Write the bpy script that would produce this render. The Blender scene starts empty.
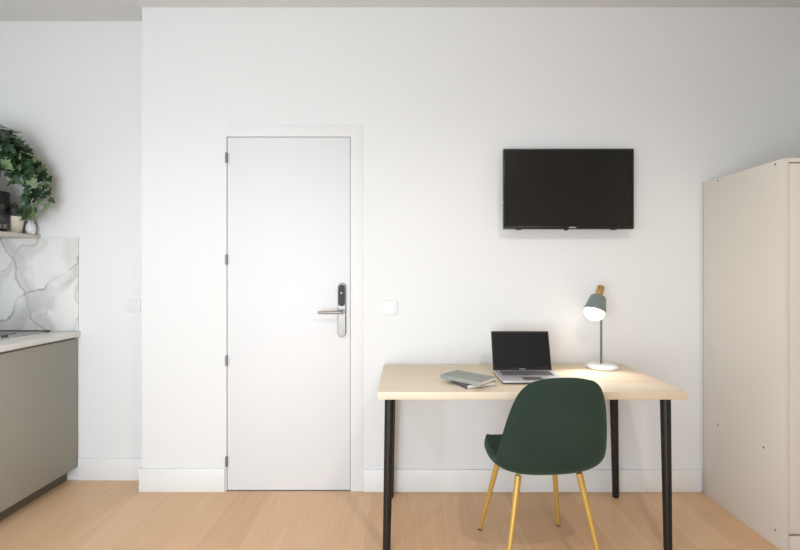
import bpy, bmesh, math, random
from mathutils import Vector, Matrix
C = bpy.context.scene
COL = C.collection
PI = math.pi
random.seed(7)

# ------------------------------------------------------------------ materials
def lin(c):
    return tuple(((v/255)/12.92 if v/255 <= .04045 else ((v/255+.055)/1.055)**2.4) for v in c)+(1,)

def mat(name, rgb, rough=.5, metal=0, spec=.5, emit=None, estr=0, sheen=0, coat=0, bump=None, tint=None):
    m = bpy.data.materials.new(name); m.use_nodes = True
    nt = m.node_tree; b = nt.nodes['Principled BSDF']
    b.inputs['Base Color'].default_value = lin(rgb)
    b.inputs['Roughness'].default_value = rough
    b.inputs['Metallic'].default_value = metal
    b.inputs['Specular IOR Level'].default_value = spec
    if sheen:
        b.inputs['Sheen Weight'].default_value = sheen
        b.inputs['Sheen Roughness'].default_value = .4
        b.inputs['Sheen Tint'].default_value = lin((150, 190, 165))
    if coat: b.inputs['Coat Weight'].default_value = coat
    if emit:
        b.inputs['Emission Color'].default_value = lin(emit)
        b.inputs['Emission Strength'].default_value = estr
    tc = nt.nodes.new('ShaderNodeTexCoord')
    if bump:
        n = nt.nodes.new('ShaderNodeTexNoise'); n.inputs['Scale'].default_value = bump[0]; n.inputs['Detail'].default_value = 4
        nt.links.new(tc.outputs['Object'], n.inputs['Vector'])
        bp = nt.nodes.new('ShaderNodeBump'); bp.inputs['Strength'].default_value = bump[1]; bp.inputs['Distance'].default_value = .002
        nt.links.new(n.outputs['Fac'], bp.inputs['Height']); nt.links.new(bp.outputs['Normal'], b.inputs['Normal'])
    if tint:                                                   # (scale, second colour)
        n = nt.nodes.new('ShaderNodeTexNoise'); n.inputs['Scale'].default_value = tint[0]; n.inputs['Detail'].default_value = 3
        nt.links.new(tc.outputs['Object'], n.inputs['Vector'])
        r = nt.nodes.new('ShaderNodeValToRGB')
        r.color_ramp.elements[0].position = .35; r.color_ramp.elements[0].color = lin(rgb)
        r.color_ramp.elements[1].position = .65; r.color_ramp.elements[1].color = lin(tint[1])
        nt.links.new(n.outputs['Fac'], r.inputs['Fac']); nt.links.new(r.outputs['Color'], b.inputs['Base Color'])
    return m

def planks(name, cols, along='Y', width=.19, length=2.0, rough=.42, gap=True):
    m = bpy.data.materials.new(name); m.use_nodes = True
    nt = m.node_tree; N = nt.nodes; L = nt.links; b = N['Principled BSDF']
    tc = N.new('ShaderNodeTexCoord'); sp = N.new('ShaderNodeSeparateXYZ'); cb = N.new('ShaderNodeCombineXYZ')
    L.new(tc.outputs['Object'], sp.inputs[0])
    a, c = ('Y', 'X') if along == 'Y' else ('X', 'Y')
    L.new(sp.outputs[a], cb.inputs['X']); L.new(sp.outputs[c], cb.inputs['Y'])
    br = N.new('ShaderNodeTexBrick'); br.offset = .37; br.squash = 1
    br.inputs['Color1'].default_value = (0, 0, 0, 1); br.inputs['Color2'].default_value = (1, 1, 1, 1)
    br.inputs['Mortar'].default_value = (.5, .5, .5, 1)
    br.inputs['Scale'].default_value = 1; br.inputs['Brick Width'].default_value = length; br.inputs['Row Height'].default_value = width
    br.inputs['Mortar Size'].default_value = .0011 if gap else 0; br.inputs['Mortar Smooth'].default_value = .3
    L.new(cb.outputs[0], br.inputs['Vector'])
    mp = N.new('ShaderNodeMapping')
    mp.inputs['Scale'].default_value = (1.2, 14, 1)
    L.new(cb.outputs[0], mp.inputs['Vector'])
    n1 = N.new('ShaderNodeTexNoise'); n1.inputs['Scale'].default_value = 2.2; n1.inputs['Detail'].default_value = 6; n1.inputs['Distortion'].default_value = .6
    # shift the grain from plank to plank
    ad = N.new('ShaderNodeVectorMath'); ad.operation = 'ADD'
    sc = N.new('ShaderNodeVectorMath'); sc.operation = 'SCALE'; sc.inputs['Scale'].default_value = 17
    L.new(br.outputs['Color'], sc.inputs[0]); L.new(mp.outputs[0], ad.inputs[0]); L.new(sc.outputs[0], ad.inputs[1])
    L.new(ad.outputs[0], n1.inputs['Vector'])
    mx = N.new('ShaderNodeMix'); mx.data_type = 'FLOAT'; mx.inputs['Factor'].default_value = .38
    L.new(n1.outputs['Fac'], mx.inputs['A']); L.new(br.outputs['Color'], mx.inputs['B'])
    r = N.new('ShaderNodeValToRGB'); e = r.color_ramp.elements
    e[0].position = .2; e[0].color = lin(cols[0]); e[1].position = .8; e[1].color = lin(cols[2])
    k = e.new(.5); k.color = lin(cols[1])
    L.new(mx.outputs['Result'], r.inputs['Fac'])
    m2 = N.new('ShaderNodeMix'); m2.data_type = 'RGBA'; m2.inputs['B'].default_value = lin(cols[3])
    ml = N.new('ShaderNodeMath'); ml.operation = 'MULTIPLY'; ml.inputs[1].default_value = .4
    L.new(br.outputs['Fac'], ml.inputs[0]); L.new(ml.outputs[0], m2.inputs['Factor']); L.new(r.outputs['Color'], m2.inputs['A'])
    L.new(m2.outputs['Result'], b.inputs['Base Color'])
    b.inputs['Roughness'].default_value = rough
    bp = N.new('ShaderNodeBump'); bp.inputs['Strength'].default_value = .12; bp.inputs['Distance'].default_value = .001
    L.new(n1.outputs['Fac'], bp.inputs['Height']); L.new(bp.outputs['Normal'], b.inputs['Normal'])
    return m

def marble(name):
    m = bpy.data.materials.new(name); m.use_nodes = True
    nt = m.node_tree; N = nt.nodes; L = nt.links; b = N['Principled BSDF']
    tc = N.new('ShaderNodeTexCoord')
    n1 = N.new('ShaderNodeTexNoise'); n1.inputs['Scale'].default_value = 5; n1.inputs['Detail'].default_value = 5
    L.new(tc.outputs['Object'], n1.inputs['Vector'])
    sb_ = N.new('ShaderNodeVectorMath'); sb_.operation = 'SUBTRACT'; sb_.inputs[1].default_value = (.5, .5, .5); L.new(n1.outputs['Color'], sb_.inputs[0])
    sc = N.new('ShaderNodeVectorMath'); sc.operation = 'SCALE'; sc.inputs['Scale'].default_value = .26; L.new(sb_.outputs[0], sc.inputs[0])
    ad = N.new('ShaderNodeVectorMath'); ad.operation = 'ADD'; L.new(tc.outputs['Object'], ad.inputs[0]); L.new(sc.outputs[0], ad.inputs[1])
    cur = None
    # each vein: a warped line through p with normal n, a thin core and a soft cloud on one side
    for (px, pz), (nx, nz), dark, cloud in (((-2.08, 1.24), (.62, -.78), .62, .09), ((-2.12, 1.08), (.86, -.5), .34, -.07), ((-2.27, 1.10), (.9, .43), .5, .05), ((-1.985, 1.10), (1, -.1), .3, .03), ((-2.48, 1.2), (.7, -.7), .35, .05)):
        s0 = N.new('ShaderNodeVectorMath'); s0.operation = 'SUBTRACT'; s0.inputs[1].default_value = (px, 0, pz); L.new(ad.outputs[0], s0.inputs[0])
        dt = N.new('ShaderNodeVectorMath'); dt.operation = 'DOT_PRODUCT'; dt.inputs[1].default_value = (nx, 0, nz); L.new(s0.outputs[0], dt.inputs[0])
        mr = N.new('ShaderNodeMapRange'); mr.inputs['From Min'].default_value = -.15; mr.inputs['From Max'].default_value = .15; L.new(dt.outputs['Value'], mr.inputs['Value'])
        r = N.new('ShaderNodeValToRGB'); e = r.color_ramp.elements
        e[0].position = 0; e[0].color = (0, 0, 0, 1); e[1].position = 1; e[1].color = (0, 0, 0, 1)
        c0 = .5+cloud/.3
        pts = sorted([(.455, 0.0), (.5, dark), (.535, dark*.3)] if cloud > 0 else [(.465, dark*.3), (.5, dark), (.545, 0.0)])
        for p, v_ in pts: k = e.new(p); k.color = (v_, v_, v_, 1)
        k = e.new(c0); k.color = (dark*.48,)*3+(1,)
        k = e.new(min(.98, max(.02, c0+(.12 if cloud > 0 else -.12)))); k.color = (0, 0, 0, 1)
        L.new(mr.outputs[0], r.inputs['Fac'])
        if cur is None: cur = r.outputs['Color']
        else:
            mx = N.new('ShaderNodeMath'); mx.operation = 'MAXIMUM'; L.new(cur, mx.inputs[0]); L.new(r.outputs['Color'], mx.inputs[1]); cur = mx.outputs[0]
    n2 = N.new('ShaderNodeTexNoise'); n2.inputs['Scale'].default_value = 6; n2.inputs['Detail'].default_value = 3; L.new(tc.outputs['Object'], n2.inputs['Vector'])
    fd = N.new('ShaderNodeMapRange'); fd.inputs['From Min'].default_value = .25; fd.inputs['From Max'].default_value = .5; L.new(n2.outputs['Fac'], fd.inputs['Value'])
    ml = N.new('ShaderNodeMath'); ml.operation = 'MULTIPLY'; L.new(cur, ml.inputs[0]); L.new(fd.outputs[0], ml.inputs[1])
    mx = N.new('ShaderNodeMix'); mx.data_type = 'RGBA'; mx.inputs['A'].default_value = lin((232, 231, 228)); mx.inputs['B'].default_value = lin((70, 66, 60))
    L.new(ml.outputs[0], mx.inputs['Factor']); L.new(mx.outputs['Result'], b.inputs['Base Color'])
    b.inputs['Roughness'].default_value = .28
    return m

M = {}
M['wall'] = mat('wall paint', (235, 235, 234), .6, spec=.3, bump=(60, .05))
M['wall2'] = mat('dimmed side wall paint', (214, 214, 212), .6, spec=.3, bump=(60, .05))  # greyed on the unseen walls to cut the bounced light
M['ceil'] = mat('ceiling paint', (216, 216, 214), .7, spec=.2, bump=(60, .04))
M['trim'] = mat('trim lacquer', (238, 238, 236), .35, bump=(30, .02))
M['door'] = mat('door lacquer', (233, 233, 233), .55, bump=(25, .02))
M['floor'] = planks('oak floor', ((208, 168, 128), (219, 180, 140), (227, 191, 154), (166, 130, 97)))
M['desk'] = planks('light oak laminate', ((220, 199, 170), (228, 209, 182), (235, 219, 196), (220, 199, 170)), along='X', width=.12, length=3.0, rough=.4, gap=False)
M['black'] = mat('black powder coat', (22, 20, 19), .45, bump=(300, .1))
M['gold'] = mat('gold lacquered metal', (206, 166, 86), .38, metal=.3, bump=(120, .05))
M['goldcap'] = mat('brushed brass', (206, 168, 116), .25, metal=1, bump=(200, .05))
M['velvet'] = mat('dark green velvet', (42, 56, 48), .85, spec=.2, sheen=.25, bump=(500, .35), tint=(5, (47, 62, 52)))
M['tvscreen'] = mat('tv screen', (30, 29, 24), .22, spec=.35, tint=(3, (32, 31, 26)))
M['tvframe'] = mat('tv bezel', (24, 23, 21), .3, bump=(200, .05))
M['silver'] = mat('satin silver', (206, 205, 206), .4, metal=.5, bump=(200, .05))
M['nickel'] = mat('satin nickel', (152, 148, 144), .42, metal=.85, bump=(150, .05))
M['darkplastic'] = mat('dark grey plastic', (62, 60, 60), .35, bump=(200, .05))
M['reader'] = mat('black reader plastic', (34, 33, 33), .5, bump=(200, .05))
M['keys'] = mat('laptop keys', (92, 92, 96), .5, bump=(200, .05))
M['laptopscreen'] = mat('laptop screen', (30, 30, 31), .2, spec=.4, tint=(3, (32, 31, 32)))
M['whiteplastic'] = mat('white plastic', (236, 236, 234), .3, bump=(100, .02))
M['lampgreen'] = mat('grey green enamel', (124, 134, 130), .4, bump=(150, .04))
M['bulb'] = mat('lit bulb', (255, 250, 240), .4, emit=(255, 248, 238), estr=3.5, bump=(50, .01))
M['wardrobe'] = mat('cream melamine', (222, 215, 205), .45, bump=(90, .04))
M['cab'] = mat('taupe cabinet', (152, 148, 136), .5, bump=(90, .04))
M['plinth'] = mat('dark plinth', (96, 88, 76), .45, bump=(90, .04))
M['counter'] = mat('pale worktop', (232, 229, 224), .3, bump=(60, .03), tint=(9, (222, 219, 214)))
M['shelf'] = mat('pale shelf laminate', (205, 198, 188), .5, bump=(80, .03))
M['marble'] = marble('marble slab')
M['hob'] = mat('black ceramic glass', (24, 24, 26), .08, spec=.8, bump=(40, .01))
M['steel'] = mat('stainless steel', (130, 127, 122), .3, metal=1, bump=(160, .05))
M['steelpale'] = mat('brushed pale steel', (190, 188, 186), .3, metal=.7, bump=(160, .05))
M['microblack'] = mat('gloss black plastic', (18, 19, 21), .15, bump=(60, .03))
M['microglass'] = mat('oven glass', (10, 12, 14), .06, bump=(40, .02))
M['cream'] = mat('cream ceramic', (222, 214, 196), .5, bump=(70, .06))
M['greypot'] = mat('grey green planter', (120, 124, 116), .6, bump=(50, .1))
M['soil'] = mat('potting soil', (58, 46, 36), .95, bump=(80, .8), tint=(60, (38, 30, 24)))
M['whitepot'] = mat('white porcelain', (226, 226, 226), .3, bump=(60, .02))
M['leaf'] = mat('ivy leaf', (32, 54, 36), .4, tint=(14, (62, 88, 58)), bump=(60, .3))
M['leaf2'] = mat('pale ivy leaf', (100, 130, 84), .4, tint=(18, (166, 184, 142)), bump=(60, .3))
M['leafgrey'] = mat('grey green leaf', (172, 180, 172), .5, tint=(20, (140, 160, 130)), bump=(60, .3))
M['stem'] = mat('ivy stem', (92, 104, 62), .6, bump=(80, .3))
M['bookgreen'] = mat('sage book cloth', (148, 152, 144), .6, tint=(12, (160, 162, 154)), bump=(300, .2))
M['bookdark'] = mat('dark plum book cloth', (84, 78, 84), .6, tint=(12, (100, 96, 100)), bump=(300, .2))
M['pages'] = mat('book pages', (236, 229, 214), .8, bump=(400, .3))
M['rubber'] = mat('black rubber', (18, 18, 18), .8, bump=(100, .1))
M['lightdiff'] = mat('downlight diffuser', (255, 255, 255), .5, emit=(255, 244, 228), estr=4, bump=(30, .01))
g = bpy.data.materials.new('window glass'); g.use_nodes = True
gb = g.node_tree.nodes['Principled BSDF']; gb.inputs['Transmission Weight'].default_value = 1; gb.inputs['Roughness'].default_value = 0; gb.inputs['IOR'].default_value = 1.05
gn = g.node_tree.nodes.new('ShaderNodeTexNoise'); gr = g.node_tree.nodes.new('ShaderNodeMapRange'); gr.inputs['To Max'].default_value = .02
g.node_tree.links.new(gn.outputs['Fac'], gr.inputs['Value']); g.node_tree.links.new(gr.outputs[0], gb.inputs['Roughness'])
M['glass'] = g

# ------------------------------------------------------------------ mesh helpers
def BM(): return bmesh.new()

def box(bm, x0, x1, y0, y1, z0, z1, bev=0, seg=2, mtx=None):
    t = bmesh.new()
    bmesh.ops.create_cube(t, size=1)
    for v in t.verts:
        v.co = Vector(((x0+x1)/2+v.co.x*(x1-x0), (y0+y1)/2+v.co.y*(y1-y0), (z0+z1)/2+v.co.z*(z1-z0)))
    if bev: bmesh.ops.bevel(t, geom=t.edges[:], offset=bev, segments=seg, profile=.5, affect='EDGES')
    merge(bm, t, mtx)
    return bm

def merge(bm, t, mtx=None):
    if mtx is not None: t.transform(mtx)
    me = bpy.data.meshes.new('tmp'); t.to_mesh(me); t.free(); bm.from_mesh(me); bpy.data.meshes.remove(me)

def lathe(bm, prof, n=40, mtx=None):
    """prof: list of (r, z); revolved about Z"""
    t = bmesh.new(); rings = []
    for r, z in prof:
        if r < 1e-6: rings.append([t.verts.new((0, 0, z))])
        else: rings.append([t.verts.new((r*math.cos(2*PI*i/n), r*math.sin(2*PI*i/n), z)) for i in range(n)])
    for a, b in zip(rings, rings[1:]):
        for i in range(n):
            j = (i+1) % n
            vs = [a[i % len(a)], a[j % len(a)], b[j % len(b)], b[i % len(b)]]
            u = []
            for v in vs:
                if v not in u: u.append(v)
            if len(u) > 2: t.faces.new(u)
    bmesh.ops.recalc_face_normals(t, faces=t.faces[:])
    merge(bm, t, mtx)
    return bm

def rod(bm, p, q, r0, r1=None, n=20, bev=.0015):
    if r1 is None: r1 = r0
    p = Vector(p); q = Vector(q); d = q-p; L = d.length
    m = Matrix.Translation(p) @ d.to_track_quat('Z', 'Y').to_matrix().to_4x4()
    b = min(bev, L/4, r0/2, r1/2)
    return lathe(bm, [(0, 0), (r0-b, 0), (r0, b), (r1, L-b), (r1-b, L), (0, L)], n, m)

def tube(bm, pts, r, n=6):
    t = bmesh.new(); rings = []
    pts = [Vector(p) for p in pts]
    for i, p in enumerate(pts):
        d = (pts[min(i+1, len(pts)-1)]-pts[max(i-1, 0)]).normalized()
        q = d.to_track_quat('Z', 'Y')
        rings.append([t.verts.new(p+q @ Vector((r*math.cos(2*PI*k/n), r*math.sin(2*PI*k/n), 0))) for k in range(n)])
    for a, b in zip(rings, rings[1:]):
        for k in range(n): t.faces.new((a[k], a[(k+1) % n], b[(k+1) % n], b[k]))
    t.faces.new(rings[0]); t.faces.new(rings[-1])
    bmesh.ops.recalc_face_normals(t, faces=t.faces[:])
    merge(bm, t)
    return bm

def obj(name, bm, m, parent=None, smooth=True):
    me = bpy.data.meshes.new(name); bm.to_mesh(me); bm.free()
    ms = m if isinstance(m, (list, tuple)) else [m]
    for k in ms: me.materials.append(k)
    if smooth:
        for p in me.polygons: p.use_smooth = True
        me.set_sharp_from_angle(angle=math.radians(38))
    o = bpy.data.objects.new(name, me); COL.objects.link(o)
    if parent is not None:
        o.parent = parent
        o.matrix_parent_inverse = Matrix.Identity(4)
    return o

def thing(name, label, cat, loc=(0, 0, 0), rz=0, group=None, kind=None):
    o = bpy.data.objects.new(name, None); COL.objects.link(o); o.location = loc; o.rotation_euler = (0, 0, rz)
    o.empty_display_size = .05
    if label: o['label'] = label
    if cat: o['category'] = cat
    if group: o['group'] = group
    if kind: o['kind'] = kind
    return o

def tag(o, label, cat, group=None):
    o['label'] = label; o['category'] = cat
    if group: o['group'] = group
    return o

def struct(name, bm, m, parent=None, smooth=True):
    o = obj(name, bm, m, parent, smooth)
    if parent is None: o['kind'] = 'structure'
    return o

# ------------------------------------------------------------------ camera
H = 1.26; F = 440.0
cd = bpy.data.cameras.new('camera'); cam = bpy.data.objects.new('camera', cd); COL.objects.link(cam)
cam.location = (0, 0, H); cam.rotation_euler = (PI/2, 0, 0)
cd.sensor_width = 36; cd.lens = 36*F/800; cd.shift_x = -5/800; cd.shift_y = -3.5/800
cd.clip_start = .05
C.camera = cam

# ------------------------------------------------------------------ room
YB, YR, CEIL = 2.523, 2.663, 2.775
XL, XR, XC, YF = -2.58, 2.54, -1.508, -.95
struct('floor', box(BM(), XL-.1, XR+.1, YF-.1, 2.9, -.1, 0), M['floor'])
struct('ceiling', box(BM(), XL-.1, XR+.1, YF-.1, 2.9, CEIL, CEIL+.1), M['ceil'])
DX0, DX1, DZ = -1.0235, -.3125, 2.034
b = BM()
box(b, XC, DX0, YB, 2.85, 0, CEIL); box(b, DX1, XR+.1, YB, 2.85, 0, CEIL); box(b, DX0, DX1, YB, 2.85, DZ, CEIL)
box(b, DX0, DX1, 2.70, 2.85, 0, DZ)
struct('wall_back', b, M['wall'])
struct('wall_recess', box(BM(), XL-.1, XC, YR, 2.85, 0, CEIL), M['wall'])
struct('wall_left', box(BM(), XL-.1, XL, YF, YR, 0, CEIL), M['wall'])
struct('wall_right', box(BM(), XR, XR+.1, YF, YB, 0, CEIL), M['wall2'])
WX0, WX1, WZ0, WZ1 = -1.9, .1, .05, 1.75
b = BM()
box(b, XL-.1, WX0, YF-.15, YF, 0, CEIL); box(b, WX1, XR+.1, YF-.15, YF, 0, CEIL)
box(b, WX0, WX1, YF-.15, YF, 0, WZ0); box(b, WX0, WX1, YF-.15, YF, WZ1, CEIL)
struct('wall_front', b, M['wall2'])
w = thing('window_1', None, None, (0, 0, 0), kind='structure')
b = BM(); xm = (WX0+WX1)/2
for x0, x1 in ((WX0, WX0+.06), (WX1-.06, WX1), (xm-.04, xm+.04)): box(b, x0, x1, YF-.10, YF-.04, WZ0, WZ1, .004)
for z0, z1 in ((WZ0, WZ0+.06), (WZ1-.06, WZ1)): box(b, WX0+.06, WX1-.06, YF-.10, YF-.04, z0, z1, .004)
obj('window_frame', b, M['trim'], w)
for x0, x1 in ((WX0+.06, xm-.04), (xm+.04, WX1-.06)):
    obj('window_pane', box(BM(), x0, x1, YF-.075, YF-.067, WZ0+.06, WZ1-.06), M['glass'], w)

def base_board(name, x0, x1, y, h=.134, t=.014):
    b = BM(); box(b, x0, x1, y-t, y, 0, h, .004, 2)
    return struct(name, b, M['trim'])
base_board('baseboard_back_left', XC-.012, DX0-.006, YB)
base_board('baseboard_back', -.235, 1.69, YB, h=.128)
base_board('baseboard_recess', -1.972, XC, YR)
struct('baseboard_corner', box(BM(), XC-.012, XC, YB+.0005, YR-.0145, 0, .134, .003), M['trim'])
# door casing
b = BM(); t = .0016
box(b, DX1+.002, -.238, YB-t, YB, 0, DZ+.072, .0008)
box(b, DX0-.002, DX1+.002, YB-t, YB, DZ+.002, DZ+.072, .0008)
struct('trim_1', b, M['wall'])

# door
d = thing('door_1', None, None, ((DX0+DX1)/2, YB, 0), kind='structure')
hw = (DX1-DX0)/2
leaf = obj('door_leaf', box(BM(), -hw+.0035, hw-.0035, .004, .044, .005, DZ-.0035, .0015), M['door'], d)
for z in (1.911, 1.328, .750, .172):
    hb = BM(); rod(hb, (-hw+.001, -.008, z-.029), (-hw+.001, -.008, z+.029), .006, n=14)
    box(hb, -hw+.0005, -hw+.008, -.004, .005, z-.028, z+.028, .001)
    obj('hinge', hb, M['nickel'], leaf)
# long escutcheon with black reader and lever
lk = BM()
cx = (342-405)/174.4-(DX0+DX1)/2; z0 = H-(336.5-271.5)/174.4; z1 = H-(283-271.5)/174.4
def slab(bm, cx, z0, z1, w, y0, y1, bev):
    """stadium-shaped plate lying in XZ"""
    t = bmesh.new(); vs = []
    r = w/2
    for k in range(13): a = PI*k/12; vs.append(t.verts.new((cx+r*math.cos(a), y1, z1-r+r*math.sin(a))))
    for k in range(13): a = PI+PI*k/12; vs.append(t.verts.new((cx+r*math.cos(a), y1, z0+r+r*math.sin(a))))
    f = t.faces.new(vs)
    e = bmesh.ops.extrude_face_region(t, geom=[f])
    nv = [v for v in e['geom'] if isinstance(v, bmesh.types.BMVert)]
    for v in nv: v.co.y = y0
    ed = [ed for ed in t.edges if all(v in nv for v in ed.verts)]
    bmesh.ops.bevel(t, geom=ed, offset=bev, segments=3, profile=.6, affect='EDGES')
    bmesh.ops.recalc_face_normals(t, faces=t.faces[:])
    merge(bm, t)
slab(lk, cx, z0, z1, .046, -.014, .006, .004)
plate = obj('lock_plate', lk, M['nickel'], leaf)
rd = BM(); slab(rd, cx, H-(306-271.5)/174.4, z1-.008, .036, -.024, -.0135, .004)
reader = obj('card_reader', rd, M['reader'], plate)
rd = BM(); rod(rd, (cx, -.026, H-(292.7-271.5)/174.4), (cx, -.0235, H-(292.7-271.5)/174.4), .004, n=12)
obj('indicator', rd, M['silver'], reader)
lv = BM(); zl = H-(311.5-271.5)/174.4
rod(lv, (cx, -.0135, zl), (cx, -.024, zl), .0165, n=24)
rod(lv, (cx, -.024, zl), (cx, -.056, zl), .0095, n=16)
rod(lv, (cx+.008, -.056, zl), (cx-.128, -.058, zl-.002), .0095, .008, n=16, bev=.003)
obj('door_handle', lv, M['nickel'], plate)
ky = BM(); rod(ky, (cx, -.0135, z0+.03), (cx, -.017, z0+.03), .009, n=20)
obj('key_cylinder', ky, M['nickel'], plate)
# threshold strip whose grey stands in for the shadow gap under the door
struct('threshold_shade_strip', box(BM(), DX0, DX1, YB+.001, YB+.12, 0, .003), M['nickel'])

b = BM()
box(b, DX0, DX0+.02, YB+.045, YB+.17, .004, DZ); box(b, DX1-.02, DX1, YB+.045, YB+.17, .004, DZ); box(b, DX0+.02, DX1-.02, YB+.045, YB+.17, DZ-.02, DZ)
struct('trim_3', b, M['trim'])

# wall switches
def wall_plate(name, x, y, z, w, label, cat):
    t_ = thing(name, label, cat, (x, y, z))
    obj('cover_plate', box(BM(), -w/2, w/2, -.008, 0, -.04, .04, .003, 3), M['whiteplastic'], t_)
    return t_
s1 = wall_plate('power_socket', (391-405)/174.4, YB, H-(307.5-271.5)/174.4, .08, 'white power socket on the wall above the left end of the desk', 'socket')
k = BM(); lathe(k, [(.026, 0), (.0255, .0012), (.024, .0016), (0, .0016)], 28, Matrix.Translation((0, -.0078, 0)) @ Matrix.Rotation(PI/2, 4, 'X'))
obj('socket_insert', k, M['whiteplastic'], s1)
s2 = wall_plate('light_switch', (134-405)/165.2, YR, H-(305.5-271.5)/165.2, .08, 'small white light switch on the recessed wall beside the kitchen', 'switch')
k = BM(); box(k, -.026, .026, -.013, -.0075, -.026, .026, .002, 2, Matrix.Rotation(math.radians(4), 4, 'X'))
obj('rocker', k, M['whiteplastic'], s2)

# ------------------------------------------------------------------ television
TX = (568.5-405)/180; TY = 440/180
tv = thing('television', 'flat black television mounted on the white wall above the desk', 'television', (TX, TY, H+(271.5-189)/180))
hw_, hh = .3615, .2225
b = BM()
box(b, -hw_, hw_, 0, .022, -hh, hh, .003)
box(b, -.24, .24, .022, .048, -.16, .13, .01)
obj('housing', b, M['tvframe'], tv)
b = BM()
box(b, -hw_, hw_, -.004, .001, hh-.009, hh, .001); box(b, -hw_, hw_, -.004, .001, -hh, -hh+.016, .001)
box(b, -hw_, -hw_+.009, -.004, .001, -hh+.016, hh-.009, .001); box(b, hw_-.009, hw_, -.004, .001, -hh+.016, hh-.009, .001)
bez = obj('bezel', b, M['tvframe'], tv)
obj('screen', box(BM(), -hw_+.009, hw_-.009, -.0015, .0005, -hh+.016, hh-.009), M['tvscreen'], tv)
b = BM(); box(b, .002, .041, -.0052, -.0035, -hh+.0055, -hh+.0115, .0008)
o = obj('badge', b, M['silver'], bez); o['label'] = 'small silver logo strip'
b = BM(); box(b, -.022, -.002, .002, .014, -hh-.007, -hh+.001, .002)
obj('sensor', b, M['tvframe'], tv)
for x in (-.275, .255):
    obj('foot_mount', box(BM(), x-.016, x+.016, .004, .018, -hh-.004, -hh+.001, .001), M['black'], tv)
b = BM(); box(b, -hw_-.009, -hw_+.001, .008, .02, -.084, -.062, .002)
obj('cable_plug', b, M['silver'], tv)
b = BM(); box(b, -.11, .11, .048, YB-TY, -.11, .11, .003)
obj('wall_mount', b, M['black'], tv)

# ------------------------------------------------------------------ desk
DT = .7315; DXA, DXB, DYA, DYB = -.1206, 1.2368, 1.930, 2.508
dk = thing('desk', 'light oak desk with four round black metal legs against the wall', 'desk', ((DXA+DXB)/2, (DYA+DYB)/2, 0))
ox, oy = (DXA+DXB)/2, (DYA+DYB)/2
obj('tabletop', box(BM(), DXA-ox, DXB-ox, DYA-oy, DYB-oy, DT-.034, DT, .002), M['desk'], dk)
for tx, ty, fx, fy in ((-.070, 2.008, -.083, 1.985), (1.188, 2.008, 1.186, 1.985), (-.072, 2.425, -.081, 2.456), (1.149, 2.425, 1.177, 2.458)):
    b = BM()
    rod(b, (tx-ox, ty-oy, DT-.037), (fx-ox, fy-oy, .012), .0225, .0175, n=28)
    rod(b, (tx-ox, ty-oy, DT-.042), (tx-ox, ty-oy, DT-.0345), .036, n=28)
    lg = obj('leg', b, M['black'], dk)
    b = BM(); rod(b, (fx-ox, fy-oy, 0), (fx-ox, fy-oy, .0125), .0165, .0172, n=24)
    obj('foot_cap', b, M['rubber'], lg)

# ------------------------------------------------------------------ laptop
lp = thing('laptop', 'open silver and black laptop with a dark screen on the desk', 'laptop', (.611, 2.172, DT))
W2 = .1525
b = BM(); box(b, -W2, W2, -.115, .115, .003, .017, .004, 3)
deck = obj('base', b, M['silver'], lp)
b = BM(); box(b, -W2-.0005, W2+.0005, -.1155, .114, .002, .010, .0035, 2)
obj('bottom_cover', b, M['darkplastic'], lp)
b = BM()
for r in range(5):
    for c in range(13):
        x = -.128+c*.0198; y = .088-r*.0195
        if r == 4 and 4 <= c <= 7:
            if c == 4: box(b, x, x+.0198*3+.0165, y-.0165, y, .0165, .0182, .0005, 1)
            continue
        box(b, x, x+.0168, y-.0165, y, .0165, .0182, .0005, 1)
o = obj('keyboard', b, M['keys'], deck)
obj('touchpad', box(BM(), -.048, .048, -.100, -.036, .0165, .0176, .0004, 1), M['nickel'], deck)
for x in (-.12, .12):
    for y in (-.095, .095): obj('foot', box(BM(), x-.012, x+.012, y-.006, y+.006, 0, .0035, .001), M['rubber'], lp)
tilt = Matrix.Translation((0, .118, .014)) @ Matrix.Rotation(math.radians(-16), 4, 'X')
b = BM(); box(b, -W2, W2, .001, .007, 0, .204, .0025, 2, tilt)
lid = obj('lid', b, M['silver'], lp)
b = BM()
for a in ((-W2, W2, -.001, .0014, .196, .204), (-W2, W2, -.001, .0014, 0, .016), (-W2, -W2+.007, -.001, .0014, .016, .196), (W2-.007, W2, -.001, .0014, .016, .196)):
    box(b, *a, .0006, 1, tilt)
obj('screen_bezel', b, M['black'], lid)
obj('screen', box(BM(), -W2+.007, W2-.007, -.0002, .0014, .016, .196, 0, 1, tilt), M['laptopscreen'], lid)
b = BM(); box(b, -.016, .016, -.002, -.0009, .006, .0092, .0004, 1, tilt)
o = obj('badge', b, M['silver'], lid)
b = BM(); rod(b, (-.12, .1185, .0145), (.12, .1185, .0145), .0055, n=14)
obj('hinge', b, M['black'], lp)

# ------------------------------------------------------------------ books
def book(name, label, x, y, z, rz, L, Wd, T, cover):
    t_ = thing(name, label, 'book', (x, y, z), rz, group=None)
    obj('pages', box(BM(), -L/2+.003, L/2-.004, -Wd/2+.002, Wd/2-.004, .0025, T-.0025), M['pages'], t_)
    b = BM(); c_ = .002
    box(b, -L/2, L/2, -Wd/2, Wd/2, 0, c_, .0006, 1); box(b, -L/2, L/2, -Wd/2, Wd/2, T-c_, T, .0006, 1)
    box(b, -L/2, L/2, -Wd/2-.0015, -Wd/2+.0015, 0, T, .0014, 3) if cover != 'dark' else box(b, -L/2-.0015, -L/2+.0015, -Wd/2, Wd/2, 0, T, .0014, 3)
    obj('cover', b, M['bookgreen'] if cover != 'dark' else M['bookdark'], t_)
    return t_
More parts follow.
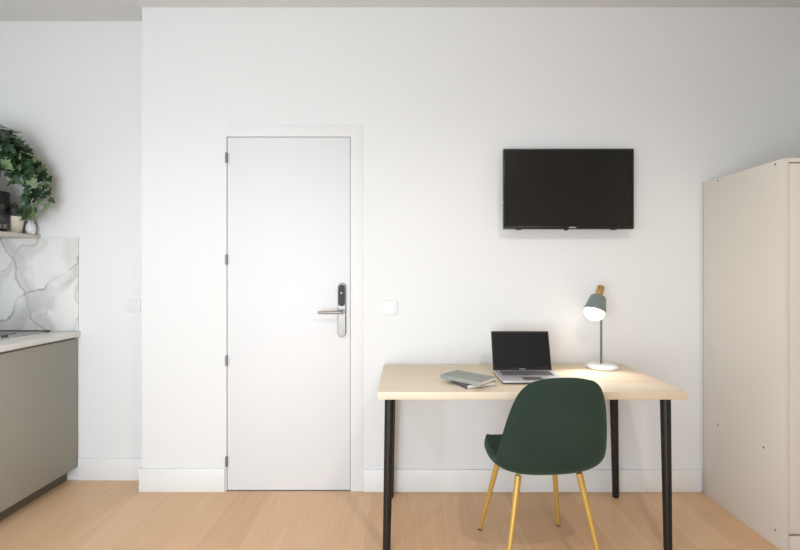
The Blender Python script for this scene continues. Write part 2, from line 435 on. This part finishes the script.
# lower book: dark spine at its left short end, pages towards the room
book('book', 'dark covered book with cream pages, the lower of the two beside the laptop', .321, 2.068, DT, math.radians(24), .155, .140, .019, 'dark')
book('book', 'grey green book lying askew on top of the darker book', .296, 2.073, DT+.0192, math.radians(-42), .220, .132, .019, 'green')

# ------------------------------------------------------------------ desk lamp
LX, LY = 1.08, 2.41
la = thing('desk_lamp', 'lit desk lamp with grey green shade and round white base', 'lamp', (LX, LY, DT))
obj('base', lathe(BM(), [(0, 0), (.079, 0), (.083, .003), (.084, .009), (.081, .015), (.074, .019), (.05, .0215), (.012, .023), (0, .023)], 56), M['whiteplastic'], la)
stm = BM(); rod(stm, (0, .012, .020), (0, .012, .36), .0058, n=16)
rod(stm, (0, .012, .355), (-.018, -.004, .388), .0058, n=14)
obj('pole', stm, M['steel'], la)
S = Matrix.Translation((-.031, -.02, .385)) @ Matrix.Rotation(math.radians(22), 4, 'Y') @ Matrix.Rotation(math.radians(-16), 4, 'X') @ Matrix.Diagonal((.93, .93, .96, 1))
# local -Z is the light's direction
sh = lathe(BM(), [(.0185, .014), (.034, .012), (.041, .006), (.045, -.004), (.062, -.082), (.063, -.084), (.0615, -.084), (.0435, -.004), (.034, .008), (.018, .010)], 56, S)
shade = obj('lamp_shade', sh, M['lampgreen'], la)
obj('shade_cap', lathe(BM(), [(0, -.002), (.0205, -.002), (.0215, 0), (.0215, .056), (.020, .059), (0, .059)], 36, S @ Matrix.Translation((0, 0, .012))), M['goldcap'], shade)
bl = lathe(BM(), [(.014, .0), (.018, -.02), (.034, -.040), (.050, -.064), (.0565, -.086), (.053, -.106), (.038, -.124), (.018, -.132), (0, -.134)], 36, S)
obj('bulb', bl, M['bulb'], la)

# ------------------------------------------------------------------ chair
ch = thing('chair', 'dark green velvet shell chair with gold legs pulled up to the desk', 'chair', (.585, 1.965, 0), math.radians(4.8))
prof = [(.222, .418), (.219, .440), (.178, .452), (.09, .446), (-.02, .434), (-.11, .431), (-.180, .445), (-.218, .492), (-.238, .575), (-.254, .665), (-.268, .745), (-.277, .812), (-.283, .855)]
wid = [.095, .152, .188, .211, .220, .222, .223, .222, .214, .200, .181, .154, .104]
cup = [.000, .000, .006, .018, .034, .052, .066, .068, .060, .050, .040, .028, .014]
NU = 14
t = bmesh.new(); rows = []
for i, ((y, z), wd, cp) in enumerate(zip(prof, wid, cup)):
    nrm = Vector((0, 1)) if i < 5 else Vector([(.25, .95), (.55, .8), (.9, .45), (1, .12), (1, 0), (1, 0), (1, 0), (1, 0)][i-5])
    row = []
    for j in range(NU+1):
        u = -1+2*j/NU
        x = wd*math.sin(u*PI/2*.86)/math.sin(PI/2*.86)
        k_ = abs(u)**2.4*cp
        dz = 0
        if i == len(prof)-1: dz = -.016*u**2
        elif i == len(prof)-2: dz = -.004*u**2
        dy = -.02*u*u if i == 0 else 0
        row.append(t.verts.new((x, y+nrm.x*k_+dy, z+nrm.y*k_+dz)))
    rows.append(row)
for a, b_ in zip(rows, rows[1:]):
    for j in range(NU): t.faces.new((a[j], a[j+1], b_[j+1], b_[j]))
bmesh.ops.recalc_face_normals(t, faces=t.faces[:])
shell = obj('seat_shell', t, M['velvet'], ch)
sol = shell.modifiers.new('thick', 'SOLIDIFY'); sol.thickness = .034; sol.offset = 0; sol.use_even_offset = True
ss = shell.modifiers.new('smooth', 'SUBSURF'); ss.levels = 2; ss.render_levels = 2
for p in shell.data.polygons: p.use_smooth = True
# seam where the upholstery of seat and back meet
for tx, ty, fx, fy in ((-.130, .105, -.203, .20), (.125, .105, .192, .20), (-.125, -.125, -.207, -.205), (.138, -.125, .207, -.205)):
    b = BM(); rod(b, (tx, ty, .413), (fx, fy, .006), .0140, .0085, n=20)
    lg = obj('leg', b, M['gold'], ch)
    b = BM(); rod(b, (fx, fy, 0), (fx, fy, .008), .009, n=16); obj('foot_cap', b, M['rubber'], lg)
b = BM()
for yy in (.105, -.125): box(b, -.127, .127, yy+.006, yy+.028, .412, .424, .003)
box(b, -.014, .014, -.10, .105, .410, .422, .003)
obj('under_frame', b, M['gold'], ch)

# ------------------------------------------------------------------ wardrobe
wx0, wx1, wy0, wy1, wz = 1.70, 2.50, 1.968, 2.506, 1.768
wr = thing('wardrobe', 'tall cream wardrobe standing against the wall right of the desk', 'wardrobe', (wx0, wy1, 0))
def wb(*a, bev=.001, bm=None):
    bm = bm or BM(); x0, x1, y0, y1, z0, z1 = a
    return box(bm, x0-wx0, x1-wx0, y0-wy1, y1-wy1, z0, z1, bev)
side = obj('side_panel', wb(wx0, wx0+.018, wy0, wy1, 0, wz), M['wardrobe'], wr)
obj('side_panel', wb(wx1-.018, wx1, wy0, wy1, 0, wz), M['wardrobe'], wr)
obj('top_panel', wb(wx0+.018, wx1-.018, wy0, wy1, wz-.018, wz), M['wardrobe'], wr)
obj('bottom_panel', wb(wx0+.018, wx1-.018, wy0+.02, wy1, .072, .088), M['wardrobe'], wr)
obj('back_panel', wb(wx0+.018, wx1-.018, wy1-.006, wy1-.001, .088, wz-.018), M['wardrobe'], wr)
obj('plinth', wb(wx0+.018, wx1-.018, wy0+.012, wy0+.028, 0, .068), M['wardrobe'], wr)
xm = (wx0+wx1)/2
for x0, x1, hx in ((wx0+.020, xm-.0015, xm-.05), (xm+.0015, wx1-.020, xm+.05)):
    dr = obj('door', wb(x0, x1, wy0-.001, wy0+.016, .092, wz-.024, bev=.0015), M['wardrobe'], wr)
    b = BM(); rod(b, (hx-wx0, wy0-.001-wy1, .95), (hx-wx0, wy0-.025-wy1, .95), .009, .013, n=16)
    obj('knob', b, M['nickel'], dr)
for y, z in ((2.39, .428), (2.086, .426), (2.02, .073), (2.39, 1.752), (2.02, 1.752)):
    b = BM(); rod(b, (.0005, y-wy1, z), (-.0008, y-wy1, z), .0048, n=16, bev=.0002)
    o = obj('screw_cap', b, M['plinth'], side)

# ------------------------------------------------------------------ kitchen
KX = -1.974
def cabinet(y0, y1, label):
    t_ = thing('kitchen_cabinet', label, 'cabinet', (XL, (y0+y1)/2, 0))
    cy = (y0+y1)/2; a, c_ = y0-cy, y1-cy; fx = KX-XL
    b = BM(); box(b, .02, fx-.019, a+.001, c_-.001, .086, .866, .001)
    obj('body', b, M['cab'], t_)
    obj('door', box(BM(), fx-.018, fx, a+.0015, c_-.0015, .084, .856, .0012), M['cab'], t_)
    obj('plinth', box(BM(), fx-.081, fx-.065, a, c_, .004, .083), M['plinth'], t_)
    return t_
cabinet(2.051, 2.651, 'taupe handleless base cabinet at the far end of the kitchen counter')
cabinet(1.450, 2.050, 'taupe base cabinet at the near end of the kitchen counter')
ct = tag(obj('worktop', box(BM(), XL+.001, -1.961, 1.45, YR-.001, .868, .900, .003), M['counter']), 'pale stone worktop running over the taupe kitchen cabinets', 'worktop')
sp = obj('splashback', box(BM(), XL+.001, -1.973, YR-.010, YR, .9005, 1.462, .001), M['marble'])
tag(sp, 'white marble splashback slab with grey veins on the recessed wall', 'splashback')
hb = thing('hob', 'stainless steel hob set into the kitchen worktop', 'hob', (-2.34, 2.36, .9002))
gl = obj('steel_top', box(BM(), -.22, .21, -.255, .255, 0, .005, .0015), M['steelpale'], hb)
obj('rear_trim', box(BM(), -.22, .222, .256, .266, 0, .010, .001), M['darkplastic'], hb)
for x, y, r in ((-.12, -.12, .075), (-.12, .12, .09), (.06, -.14, .08), (.05, .13, .07)):
    b = BM(); lathe(b, [(0, .0049), (0, .008), (r-.002, .008), (r, .0055), (r, .0049)], 48, Matrix.Translation((x, y, 0)))
    obj('cooking_zone', b, M['hob'], gl)
for y in (.02, -.06):
    b = BM(); rod(b, (.175, y, .0048), (.175, y, .016), .016, .014, n=24); obj('knob', b, M['darkplastic'], gl)
sf = tag(obj('shelf', box(BM(), XL+.001, -2.203, 1.45, YR-.001, 1.458, 1.480, .002), M['shelf']), 'pale wall shelf above the worktop holding plants and a black oven', 'shelf')

SZ = 1.4802
mw = thing('microwave_oven', 'black microwave oven on the wall shelf', 'microwave', (-2.41, 2.28, SZ))
obj('housing', box(BM(), -.155, .145, -.23, .23, .012, .234, .004), M['microblack'], mw)
dr = obj('door', box(BM(), .1455, .162, -.228, .095, .016, .230, .003), M['microblack'], mw)
obj('window_glass', box(BM(), .1612, .1632, -.195, .065, .045, .200, .0008), M['microglass'], dr)
b = BM(); rod(b, (.186, .075, .04), (.186, .075, .205), .006, n=14); rod(b, (.16, .075, .05), (.186, .075, .05), .005, n=10); rod(b, (.16, .075, .195), (.186, .075, .195), .005, n=10)
obj('handle', b, M['steel'], dr)
pn = obj('control_panel', box(BM(), .1455, .160, .097, .228, .016, .230, .003), M['microblack'], mw)
obj('display', box(BM(), .1595, .1606, .112, .213, .188, .216, .0004), M['microglass'], pn)
for z in (.075, .14):
    b = BM(); rod(b, (.1595, .162, z), (.175, .162, z), .019, .017, n=24); obj('dial', b, M['darkplastic'], pn)
for r in range(2):
    for c in range(3): obj('button', box(BM(), .1595, .1622, .117+c*.033, .138+c*.033, .028+r*.012-.004, .036+r*.012-.004, .0008), M['nickel'], pn)
for x in (-.12, .12):
    for y in (-.19, .19):
        b = BM(); rod(b, (x, y, 0), (x, y, .0125), .012, n=12); obj('foot', b, M['rubber'], mw)

# ------------------------------------------------------------------ ivy
def leaf_into(bm, p, d, up, size, kind='ivy', mi=0):
    """adds one lobed leaf: p base, d direction the tip points, up its face normal"""
    d = d.normalized(); s_ = d.cross(up).normalized(); n_ = s_.cross(d).normalized()
    if kind == 'ivy':
        o_ = [(0, 0), (.16, -.10), (.42, -.06), (.34, .18), (.56, .40), (.28, .46), (.20, .66), (0, 1.0)]
    else:
        o_ = [(0, 0), (.10, .12), (.20, .35), (.21, .55), (.14, .78), (0, 1.0)]
    cen = []; lf = []; rt = []
    curl = random.uniform(-.1, .25)
    def P(x, y, z): return bm.verts.new(p+(s_*x+d*y+n_*(z-curl*y*y))*size)
    tip = P(0, 1, 0); base = P(0, 0, 0); mid = P(0, .45, -.05)
    R = [P(x, y, .10*abs(x)*2-.05) for x, y in o_[1:-1]]; Lf = [P(-x, y, .10*abs(x)*2-.05) for x, y in o_[1:-1]]
    for side_, rev in ((R, 0), (Lf, 1)):
        ch_ = [base]+side_+[tip]
        for a, b_ in zip(ch_, ch_[1:]):
            f = bm.faces.new((mid, a, b_) if not rev else (mid, b_, a)); f.material_index = mi; f.smooth = True

def strand(p0, dirv, n, drop, step, wob=.35):
    pts = [Vector(p0)]; d = Vector(dirv).normalized()
    for i in range(n):
        d = (d+Vector((random.uniform(-wob, wob)*.5, random.uniform(-wob, wob)*.5, -drop))).normalized()
        pts.append(pts[-1]+d*step)
    return pts

# big trailing ivy in a planter on top of the microwave
IX, IY, IZ = -2.335, 2.42, SZ+.2345
iv = thing('potted_ivy', 'large trailing ivy in a grey green planter on top of the microwave', 'plant', (IX, IY, IZ))
obj('planter', lathe(BM(), [(0, 0), (.068, 0), (.072, .004), (.090, .150), (.093, .165), (.088, .168), (.084, .150), (0, .148)], 40), M['greypot'], iv)
obj('soil', lathe(BM(), [(.083, .150), (.06, .156), (0, .158)], 28), M['soil'], iv)
lb = bmesh.new(); sb = BM()
random.seed(21)
def outward(v):
    return Vector((v.x, v.y, 0)).normalized() if v.xy.length > 1e-4 else Vector((1, 0, 0))
# bushy crown
for i in range(290):
    a = random.uniform(0, 2*PI); r = random.random()**.5*.165; 
    h = .165+.17*(1-(r/.18)**2)*random.uniform(.35, 1.0)+.02
    p = Vector((r*math.cos(a)+.025, r*math.sin(a), h+.022))
    if IX+p.x < XL+.05 or IY+p.y > YR-.05: continue
    d = outward(p)*.9+Vector((random.uniform(-.6, .6), random.uniform(-.6, .6), random.uniform(-.35, .35)))
    leaf_into(lb, p, d, Vector((random.uniform(-.5, .5), random.uniform(-1.3, -.3), .7)), random.uniform(.040, .070), mi=1 if random.random() < .2 else 0)
# trailing strands that fall past the right side of the microwave
ends = [(.195, .03, .35), (.205, .06, .37), (.22, .10, .34), (.21, .09, .38), (.235, .12, .29), (.25, .14, .24), (.20, .13, .36), (.262, .15, .31), (.23, .05, .20), (.15, .02, .17), (.12, .08, .16), (.16, -.02, .15), (.10, -.05, .14), (.19, .00, .20)]
for i, (ex, ey, dp) in enumerate(ends):
    top = Vector((ex*.42, ey*.42, .21)); el = Vector((ex*.85, ey*.85, .24)); kn = Vector((ex, ey, .14))
    low = Vector((ex+random.uniform(-.01, .025), min(ey+random.uniform(-.02, .02), YR-IY-.06), .24-dp))
    pts = []
    K = 16
    for k_ in range(K+1):
        s_ = k_/K
        q = (1-s_)**3*top+3*(1-s_)**2*s_*el+3*(1-s_)*s_**2*kn+s_**3*low
        q += Vector((math.sin(s_*9+i)*.007, math.cos(s_*8+i*2)*.007, 0))
        pts.append(q)
    tube(sb, pts, .0016, 5)
    for k_ in range(1, K+1):
        for rep in range(2 if k_ < 5 else (1 if random.random() < .75 else 0)):
            p = pts[k_]; side_ = 1 if (k_+rep) % 2 else -1
            d = Vector((side_*random.uniform(.2, .9), random.uniform(-.8, .1), random.uniform(-1.1, -.2)))
            leaf_into(lb, p, d, Vector((random.uniform(-.3, .3), -1, random.uniform(0, .7))), random.uniform(.038, .062), mi=1 if random.random() < .32 else 0)  # pale leaves, made more frequent so their colour also stands in for highlights
obj('foliage', lb, [M['leaf'], M['leaf2']], iv, smooth=False)
obj('stems', sb, M['stem'], iv)

# small cream pot with ivy on the shelf
px, py = -2.287, 2.565
pp = thing('potted_ivy', 'small ivy in a cream ceramic pot on the shelf beside the microwave', 'plant', (px, py, SZ))
obj('pot', lathe(BM(), [(0, 0), (.038, 0), (.041, .003), (.053, .086), (.0545, .098), (.051, .100), (.048, .090), (0, .088)], 40), M['cream'], pp)
obj('soil', lathe(BM(), [(.0485, .089), (.03, .092), (0, .093)], 24), M['soil'], pp)
lb = bmesh.new(); sb = BM(); random.seed(5)
for i in range(9):
    a = 2*PI*i/9+.3
    e = Vector((.050*math.cos(a), .040*math.sin(a), .135+.05*((i*7) % 5)/5))
    pts = [Vector((.02*math.cos(a), .02*math.sin(a), .090)), Vector((.035*math.cos(a), .03*math.sin(a), .118)), e]
    tube(sb, pts, .0014, 5)
    for rep in range(2):
        leaf_into(lb, e+Vector((0, 0, -.012*rep)), Vector((math.cos(a+rep), math.sin(a+rep)*.6-.4, random.uniform(-.7, .1))), Vector((0, -.8, .7)), random.uniform(.034, .05))
obj('foliage', lb, [M['leaf'], M['leaf2']], pp, smooth=False)
obj('stems', sb, M['stem'], pp)

# white vase with pale sprigs at the end of the shelf
vx, vy = -2.226, 2.618
vs = thing('vase', 'small white vase with pale drooping sprigs at the end of the shelf', 'vase', (vx, vy, SZ))
obj('body', lathe(BM(), [(0, 0), (.018, 0), (.021, .003), (.026, .035), (.022, .058), (.013, .070), (.015, .078), (.0125, .078), (.010, .070), (.018, .05), (0, .01)], 32), M['whitepot'], vs)
lb = bmesh.new(); sb = BM(); random.seed(9)
for i, (ex, ey, ez) in enumerate(((.055, -.03, .12), (.03, -.055, .26), (.045, -.02, .21), (-.005, -.04, .15), (.06, -.04, .16))):
    pts = []
    for k_ in range(9):
        s_ = k_/8; q = Vector((ex*s_**1.4, ey*s_**1.4, .06+(ez-.06)*(1.5*s_-.5*s_*s_))); pts.append(q)
    tube(sb, pts, .0011, 5)
    for k_ in range(3, 9):
        leaf_into(lb, pts[k_], Vector(((-1)**k_*.4+.25, -.3, -.8)), Vector((0, -1, .3)), random.uniform(.022, .034), 'lance')
obj('sprigs', lb, M['leafgrey'], vs, smooth=False)
obj('stems', sb, M['stem'], vs)

# ------------------------------------------------------------------ ceiling lights (out of view, fitted to the light on the wall)
def downlight(x, y, power, col, blend=.55, ang=158, label=''):
    t_ = thing('ceiling_light', label, 'light', (x, y, CEIL))
    b = BM(); lathe(b, [(.050, 0), (.062, 0), (.062, -.004), (.052, -.007), (.048, -.003)], 40)
    obj('trim_ring', b, M['whiteplastic'], t_)
    b = BM(); lathe(b, [(0, -.002), (.049, -.002)], 32)
    obj('diffuser', b, M['lightdiff'], t_)
    ld = bpy.data.lights.new('downlight_lamp', 'SPOT'); ld.energy = power; ld.color = col; ld.spot_size = math.radians(ang); ld.spot_blend = blend; ld.shadow_soft_size = .05
    lo = bpy.data.objects.new('downlight_lamp', ld); COL.objects.link(lo); lo.location = (x, y, CEIL-.012)
P_DL = 52
downlight(-1.35, .35, P_DL, (.88, .94, 1), label='round recessed ceiling light nearest the door')
downlight(.8, .35, P_DL*1.5, (1, .90, .81), label='round recessed ceiling light nearest the desk')

# ------------------------------------------------------------------ daylight through the window behind the camera
ad = bpy.data.lights.new('window_daylight', 'AREA'); ad.shape = 'RECTANGLE'; ad.size = 1.8; ad.size_y = 1.55; ad.energy = 78; ad.color = (.80, .90, 1)
ao = bpy.data.objects.new('window_daylight', ad); COL.objects.link(ao); ao.location = ((WX0+WX1)/2, YF+.02, (WZ0+WZ1)/2); ao.rotation_euler = (PI/2, 0, 0)
# lamp's own light
pl = bpy.data.lights.new('desk_lamp_light', 'SPOT'); pl.energy = 7; pl.color = (1, .96, .91); pl.shadow_soft_size = .04; pl.spot_size = math.radians(130); pl.spot_blend = .6
po = bpy.data.objects.new('desk_lamp_light', pl); COL.objects.link(po)
po.location = (Matrix.Translation((LX, LY, DT)) @ S @ Vector((0, 0, -.139))); po.rotation_euler = (math.radians(-50), math.radians(4), 0)

wd_ = bpy.data.worlds.new('world'); C.world = wd_; wd_.use_nodes = True
bg = wd_.node_tree.nodes['Background']
sky = wd_.node_tree.nodes.new('ShaderNodeTexSky'); sky.sky_type = 'HOSEK_WILKIE'; sky.sun_direction = (.3, .6, .6)
wd_.node_tree.links.new(sky.outputs[0], bg.inputs['Color']); bg.inputs['Strength'].default_value = .8

v = C.view_settings; v.view_transform = 'Standard'; v.look = 'None'; v.exposure = -.03; v.gamma = 1
try: v.use_curve_mapping = False
except Exception: pass
